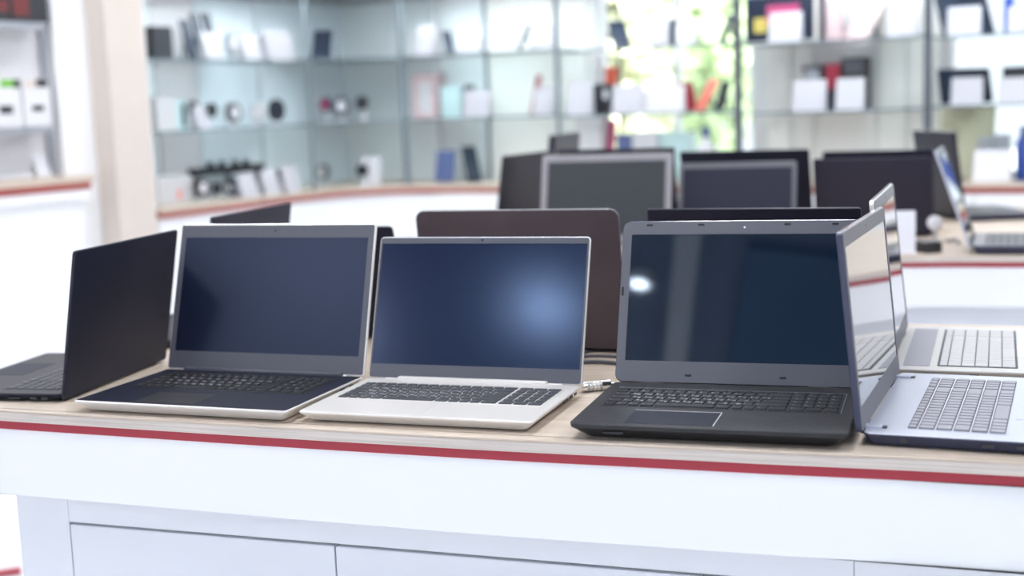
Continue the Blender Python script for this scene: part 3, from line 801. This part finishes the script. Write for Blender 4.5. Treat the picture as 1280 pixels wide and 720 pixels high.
watch('L', 0, 264, 278, 228, .12, 'second dark watch from the white box on the counter', 'dark', 'dark')
watch('L', 0, 278, 294, 228, .14, 'third dark watch from the white box on the counter', 'paper', 'dark')
phone('L', 0, 293, 305, 222, 0.15, 'black phone on the counter left of the three white cards', 'dark')
for (a, b, y, lab) in ((304, 326, 217, 'leftmost of the three white cards on the counter by the left wall'), (333, 353, 212, 'middle of the three white cards on the counter by the left wall'), (359, 378, 208, 'rightmost of the three white cards on the counter by the left wall')):
    card('L', 0, a, b, y, 0, lab)
for (a, b, y, lab) in ((326, 333, 216, 'dark phone between the left and middle of the three white cards'), (353, 359, 211, 'dark phone between the middle and right of the three white cards')):
    phone('L', 0, a, b, y, .12, lab, 'dark')
p, yw, w, h = place('L', 0, 248, 331, 203, .26)
rk = thing('charger_rack', 'low black rack of chargers behind the watches on the counter', 'rack', p, yw)
for x in (-w / 2 + .02, 0, w / 2 - .02): MB().box(x - .006, x + .006, 0, .04, 0, h - .05, .001).build('support', M['greymetal'], rk)
MB().box(-w / 2, w / 2, -.02, .06, h - .06, h - .02, .003).build('tray', M['dark'], rk)
for x in (-.14, -.05, .06, .15): MB().box(x - .012, x + .012, 0, .03, h - .021, h + .01, .003).build('charger', M['dark'], rk)
# corner
def corner(fn, *a): return fn(*a)
phone('K', 2, 388, 411, 38, -.15, 'dark navy box-shaped phone on the upper corner shelf', 'navyitem', lean=-.10)
for (a, b, y, f, bd, lab) in ((401, 415, 122, 'magenta', 'dark', 'left of the three watches on the middle corner shelf, reddish tint'), (419, 438, 121, 'paper', 'navyitem', 'centre watch with white face on the middle corner shelf'), (446, 460, 120, 'dark', 'dark', 'right black watch on the middle corner shelf')):
    watch('K', 1, a, b, y, -.15, lab, f, bd)
watch('K', 0, 397, 412, 206, -.15, 'small dark watch on the counter in the corner showcase', 'paper_dim', 'dark')
box_('K', 0, 453, 471, 197, -.12, 'white rounded stand box on the counter in the corner showcase', 'paper', dep=.05)
watch('K', 0, 447, 459, 206, -.19, 'dark watch hanging by the white stand box in the corner showcase', 'dark', 'dark')
# back wall, section next to the corner
card('A', 2, 517, 541, 32, 0.05, 'tall white card at the left of the upper back shelf')
phone('A', 2, 549, 566, 38, 0.16, 'dark phone tipped to the left between two white cards, upper back shelf', 'dark', lean=-.42, frac=.42)
card('A', 2, 571, 601, 38, 0.05, 'wide white card in the middle of the upper back shelf')
phone('A', 2, 640, 664, 31, 0.16, 'blue black phone tipped to the right on the upper back shelf', 'navyitem', lean=.38, frac=.5)
card('A', 2, 667, 690, 31, 0.05, 'white card beside the blue black tipped phone, upper back shelf')
box_('A', 1, 516, 546, 92, .18, 'pinkish white framed box at the left of the middle back shelf', 'pink', [(.28, .8, .12, .8, 'paper_dim')])
box_('A', 1, 552, 575, 108, .18, 'pale aqua box beside the pinkish framed box, middle back shelf', 'aqua')
card('A', 1, 578, 611, 113, 0.05, 'white card below the small black clip, middle back shelf')
phone('A', 1, 577, 589, 107, 0.17, 'black phone showing just above a white card, middle back shelf', 'dark')
phone('A', 1, 660, 677, 95, 0.18, 'red phone on the middle back shelf', 'reditem', lean=.16)
card('A', 1, 666, 690, 110, 0.05, 'white card in front of the red phone')
phone('A', 0, 543, 566, 189, 0.15, 'dull blue phone on the counter below the back shelves', 'blueitem')
phone('A', 0, 573, 599, 184, 0.15, 'dark phone tipped to the left beside the dull blue phone', 'dark', lean=-.46, frac=.42)
box_('A', 0, 500, 513, 227, .06, 'small dark sensor block on the counter at the showcase corner', 'dark', name='sensor_block', cat='sensor', dep=.04)
# section before the window
phone('B', 2, 757, 786, 25, 0.15, 'black phone with blue top tipped to the left in front of the window', 'navyitem', lean=-.50, frac=.5)
card('B', 2, 803, 834, 20, 0.05, 'white card left of the thin black phone, window showcase upper shelf')
phone('B', 2, 834, 843, 23, 0.15, 'thin black phone edge in the window showcase, upper shelf', 'dark')
card('B', 2, 845, 868, 24, 0.05, 'pale grey card right of the thin black phone, window showcase', 'paper_dim')
phone('B', 2, 896, 916, 18, 0.15, 'black phone leaning right beside the metal post, upper shelf', 'dark', lean=.35, frac=.6)
card('B', 1, 709, 739, 103, 0.05, 'white card at the left end of the window showcase, middle shelf')
box_('B', 1, 740, 764, 105, .18, 'dark gadget box behind the white cards in the window showcase', 'dark', [(.6, .85, .5, .8, 'paper')], dep=.05)
phone('B', 1, 753, 768, 84, 0.28, 'orange red gadget above the dark box in the window showcase', 'redorange')
card('B', 1, 765, 804, 106, 0.05, 'large bright white card in the window showcase, middle shelf')
card('B', 1, 806, 854, 107, 0.05, 'large grey white card beside the bright one, middle shelf', 'paper_dim')
phone('B', 1, 848, 869, 103, 0.22, 'dark red phone left of the coral one', 'reditem', lean=-.25, frac=.6)
phone('B', 1, 864, 897, 100, 0.09, 'coral phone tipped to the right on the middle shelf', 'coral', lean=.40, frac=.62)
phone('B', 1, 890, 914, 102, 0.26, 'navy phone right of the coral one', 'navyitem', lean=.22, frac=.75)
box_('B', 0, 721, 752, 146, .18, 'grey white box on the counter at the left of the window', 'paper_dim')
phone('B', 0, 755, 765, 150, 0.20, 'magenta phone on the counter below the window', 'magenta')
p, yw, w, h = place('B', 0, 872, 895, 158, .16)
bt = thing('spray_bottle', 'white bottle on the counter left of the metal post', 'bottle', p, yw)
MB().lathe([(w * .40, 0), (w * .46, .01), (w * .46, h * .6), (w * .18, h * .76), (w * .18, h * .82)], 22).build('body', M['paper'], bt)
MB().lathe([(w * .22, h * .8), (w * .22, h * .98), (w * .14, h)], 18).build('cap', M['blueitem'], bt)
for (a, b, y, mm, lab) in ((772, 790, 168, 'blueitem', 'blue box on the counter below the window, beside the magenta phone'), (792, 822, 165, 'paper', 'white box between two blue ones on the counter below the window'), (826, 862, 166, 'aqua', 'pale aqua box on the counter below the window')):
    box_('B', 0, a, b, y, .24, lab, mm)
# section with the white vertical panels
b1 = box_('C', 2, 932, 1023, -6, .12, 'large dark tablet carton with red and yellow print on the top shelf', 'navyitem', [(.3, .75, .4, .8, 'magenta'), (.12, .3, .25, .55, 'yellow'), (0.95, 1.0, 0, 1, 'silver'), (0, 1, 0, .05, 'silver')])
card('C', 2, 960, 1001, 15, 0.05, 'white card in front of the large dark tablet carton')
box_('C', 2, 1032, 1050, 0, .22, 'pale pink carton between the tablet carton and the rose tablet', 'pink')
tb = phone('C', 2, 1045, 1116, -12, 0.15, 'pale rose tablet back tipped to the right on the top shelf', 'pink', lean=.42, cat='tablet', frac=.62)
card('C', 2, 1108, 1148, 10, 0.05, 'white card right of the pale rose tablet')
card('C', 1, 990, 1031, 100, 0.05, 'left white card on the middle shelf before the vertical panels')
phone('C', 1, 1032, 1044, 112, 0.15, 'black phone between two white cards before the vertical panels', 'dark')
card('C', 1, 1044, 1079, 98, 0.05, 'right white card on the middle shelf before the vertical panels')
box_('C', 1, 1004, 1029, 82, .22, 'dark gadget box behind the left white card', 'dark', [(.1, .8, .55, .9, 'greymetal')])
box_('C', 1, 1032, 1049, 80, .22, 'red gadget box between the dark ones on the middle shelf', 'reditem', [(.2, .8, .1, .4, 'paper')])
box_('C', 1, 1052, 1081, 72, .22, 'tall dark gadget box behind the right white card', 'dark', [(.1, .9, .7, .95, 'bezel_grey')])
# far right section
phone('D', 2, 1163, 1247, -8, 0.25, 'large navy tablet on the top shelf at the far right', 'navyitem', lean=-.30, cat='tablet', frac=.80)
card('D', 2, 1183, 1225, 8, 0.05, 'white card in front of the navy tablet on the top shelf')
box_('D', 2, 1254, 1266, -4, .24, 'narrow deep blue carton on the top shelf at the far right', 'deepblue')
card('D', 2, 1259, 1295, 8, 0.05, 'white card at the right edge of the top shelf')
phone('D', 1, 1166, 1248, 86, 0.25, 'large dark tablet on the middle shelf at the far right', 'navyitem', lean=-.16, cat='tablet', frac=.86)
card('D', 1, 1188, 1227, 97, 0.05, 'white card in front of the dark tablet on the middle shelf')
box_('D', 1, 1252, 1292, 83, .24, 'dark carton behind the card at the right edge of the middle shelf', 'dark')
card('D', 1, 1246, 1290, 97, 0.05, 'white card at the right edge of the middle shelf')
b2 = phone('D', 0, 1170, 1242, 134, 0.24, 'olive beige tablet back standing on the counter at the far right', 'olive', cat='tablet', frac=.96)
card('D', 0, 1216, 1262, 188, 0.05, 'white card on the counter at the far right', 'paper')
p, yw, w, h = place('D', 0, 1268, 1290, 158, .12)
bt = thing('water_bottle', 'deep blue bottle on the counter at the right edge', 'bottle', p, yw)
MB().lathe([(w * .42, 0), (w * .46, .008), (w * .46, h * .70), (w * .22, h * .84)], 22).build('body', M['deepblue'], bt)
MB().lathe([(w * .26, h * .83), (w * .26, h * .99), (w * .2, h)], 18).build('cap', M['blueitem'], bt)
for (a, b, y, lab) in ((1222, 1238, 172, 'left dull grey gadget on the counter behind the white card'), (1240, 1262, 168, 'right dull grey gadget on the counter behind the white card')):
    box_('D', 0, a, b, y, .18, lab, 'greymetal')

# ------------------------------------------------------------------ shelves and boxes on the left wall
s_w = SL - .20
nS = left_n(66, 160, SL - .08)[0] - 3.7
ZW = [(TZ + .425, 'lower'), (TZ + .885, 'upper')]
for z, nm in ZW:
    sh = thing('wall_shelf', 'grey metal %s shelf bracket on the left wall panel' % nm, 'shelf', W(s_w, 3.7, z), YB)
    MB().box(.002, .125, -.9, nS, -.016, 0, .002).build('board', M['greymetal'], sh)
    MB().box(.11, .125, -.9, nS, -.03, -.014, .001).build('price_rail', M['greymetal'], sh)
sp = MB().box(.001, .03, -.012, .012, 0, 1.35, .002).build('shelf_upright', M['greymetal'], None, W(s_w, nC0 - .03, 1.05), (0, 0, YB))
tag(sp, 'grey upright rail at the right edge of the left wall panel', 'rail')
def lbox(x0, x1, yt, yb, z, label, m_, marks=(), dep=.10, cat='box'):
    s = SL - .085
    a, b = left_n(x0, yb, s)[0], left_n(x1, yb, s)[0]; h = left_n((x0 + x1) / 2, yt, s)[1] - z - .001
    t = thing('product_box', label, cat, W(s, (a + b) / 2, z + .001), YL); w = b - a
    MB().box(-w / 2, w / 2, 0, dep, 0, h, .002).build('carton', M[m_], t)
    for (a_, b_, c_, e, mm) in marks: MB().box(-w / 2 + a_ * w, -w / 2 + b_ * w, -.001, .001, c_ * h, e * h).build('printed_panel', M[mm], t)
lbox(-6, 29, 98, 158, TZ + .425, 'left white box with green and black print on the lower wall shelf', 'paper_dim', [(.3, .78, .82, .98, 'green'), (.78, 1, .80, .98, 'dark'), (.2, .68, .28, .45, 'dark')])
lbox(32, 66, 98, 158, TZ + .425, 'right white box with black and tan print on the lower wall shelf', 'paper_dim', [(.1, .5, .80, .97, 'beige'), (.5, .95, .82, .99, 'dark'), (.3, .72, .32, .44, 'dark')])
lbox(-10, 14, -12, 26, TZ + .885, 'dark red and black box at the left of the upper wall shelf', 'dark', [(.2, .9, .3, .7, 'maroon')])
lbox(15, 61, -14, 26, TZ + .885, 'black box with a red square on the upper wall shelf', 'dark', [(.06, .48, .18, .8, 'maroon')])
# white leaflet holder on the side counter
p = W(SL - .2, left_n(50, 214, SL - .2)[0], 1.0462)
lh = thing('card_holder', 'white slanted card holder on the far left counter', 'card holder', p, YL)
MB().loops([[(x, -.03, 0), (x, -.032, .002), (x, .0, .10), (x, .002, .10)] for x in (-.04, .04)]).build('card', M['paper'], lh)
MB().box(-.035, .035, -.03, .05, 0, .006, .001).build('foot', M['greymetal'], lh)
p = W(SL - .2, left_n(8, 216, SL - .2)[0], 1.0462)
lb = MB().prism(rr(.20, .14, .01), 0, .02, .003).build('paper_tray', M['paper_dim'], None, p, (0, 0, YL))
tag(lb, 'low pale tray lying on the far left counter', 'tray')
# red floor edging at the lower left
p = on_z(8, 718, 0)
fl = MB().box(-.5, .04, -.02, .02, 0, .012, .002).build('trim_3', M['red'], None, (p.x, p.y, 0), (0, 0, R(20)))
struct(fl)

# ------------------------------------------------------------------ trees beyond the window
def tree(label, s, n, h, rad, seed, lm):
    rnd = random.Random(seed)
    t = thing('tree', label, 'tree', W(s, n, 0), YB, 'trees beyond the window')
    MB().tube([(0, 0, 0), (.05, .02, h * .3), (-.03, .05, h * .55), (.02, 0, h * .8)], .10, 10).build('trunk', M['bark'], t)
    f = MB()
    for k in range(2600):
        while True:
            q = Vector((rnd.uniform(-1, 1), rnd.uniform(-1, 1), rnd.uniform(-1, 1)))
            if .25 < q.length < 1: break
        q = Vector((q.x * rad, q.y * rad, h * .58 + q.z * h * .48))
        a = Vector((rnd.uniform(-1, 1), rnd.uniform(-1, 1), rnd.uniform(-1, 1))).normalized(); b = a.orthogonal().normalized(); sz = rnd.uniform(.06, .13)
        i = len(f.v); f.v += [tuple(q - a * sz), tuple(q + b * sz * .5), tuple(q + a * sz), tuple(q - b * sz * .5)]
        f.face((i, i + 1, i + 2, i + 3))
    me = f.build('foliage', M[lm], t)
tree('light green tree outside, seen through the left of the window showcase', -5.5, 11.5, 3.2, .8, 3, 'leaf_pale')
tree('darker green tree outside, behind the coral phone', -5.6, 13.5, 3.0, .9, 5, 'leaf')
gr = MB().box(-14, 14, 9.2, 30, -.2, -.05).build('floor_outside', mat('pale_paving', (.72, .74, .72), .8, noise=.05, nscale=1), None, (0, 0, 0), (0, 0, YB))
struct(gr)

# ------------------------------------------------------------------ ceiling lamps, sky and sun
def ceiling_lamp(x, y, w, l, rz, label, strength=None, zz=CEIL):
    t = thing('ceiling_lamp', label, 'lamp', (x, y, zz - .06), rz, 'ceiling lamp panels')
    MB().ring(rr(w + .06, l + .06, .01), rr(w, l, .01), 0, .06).build('frame', M['white'], t)
    MB().box(-w / 2, w / 2, -l / 2, l / 2, .015, .03).build('diffuser', M['lamp'], t)
k = 0
for (s, n) in ((-3.6, 5.2), (-1.6, 5.2), (.4, 5.2), (-3.6, 3.0), (-1.3, 3.0), (1.0, 3.0), (-3.4, .9), (-1.0, .9), (1.4, .9), (-3.2, -2.9)):  # last panel is added for a soft glow on the left laptop's screen
    q = W(s, n); k += 1
    ceiling_lamp(q.x, q.y, .6, 1.2, YB, 'bright rectangular panel lamp in the grey blue ceiling')
for (s, n, r_, mm, lab) in ((-1.755, -2.61, .13, 'led2', 'larger round ceiling spot lamp on its own'), (-1.02, -1.75, .045, 'led', 'small round ceiling spot lamp beside the added grey beam')):
    t = thing('ceiling_spot', lab, 'lamp', W(s, n, CEIL - .05), YB)
    c24 = lambda q: [(q * cos(a * pi / 12), q * sin(a * pi / 12)) for a in range(24)]
    MB().ring(c24(r_ + .03), c24(r_), 0, .05).build('rim', M['white'], t)
    MB().lathe([(r_ - .001, .012), (r_ - .001, .03)], 24).build('lens', M[mm], t)
world = bpy.data.worlds.new('sky'); SC.world = world; world.use_nodes = True
bg = world.node_tree.nodes['Background']
bg.inputs[0].default_value = (.85, .92, 1.0, 1); bg.inputs[1].default_value = 1.0
sl = bpy.data.lights.new('sun', 'SUN'); sl.energy = 14; sl.angle = R(3); sl.color = (1, .97, .9)
so = bpy.data.objects.new('sun', sl); COL.objects.link(so)
so.rotation_euler = (R(42), 0, R(-35))

vs = SC.view_settings
vs.view_transform = 'Standard'; vs.look = 'None'; vs.exposure = 0.62; vs.gamma = 1.0; vs.use_curve_mapping = False
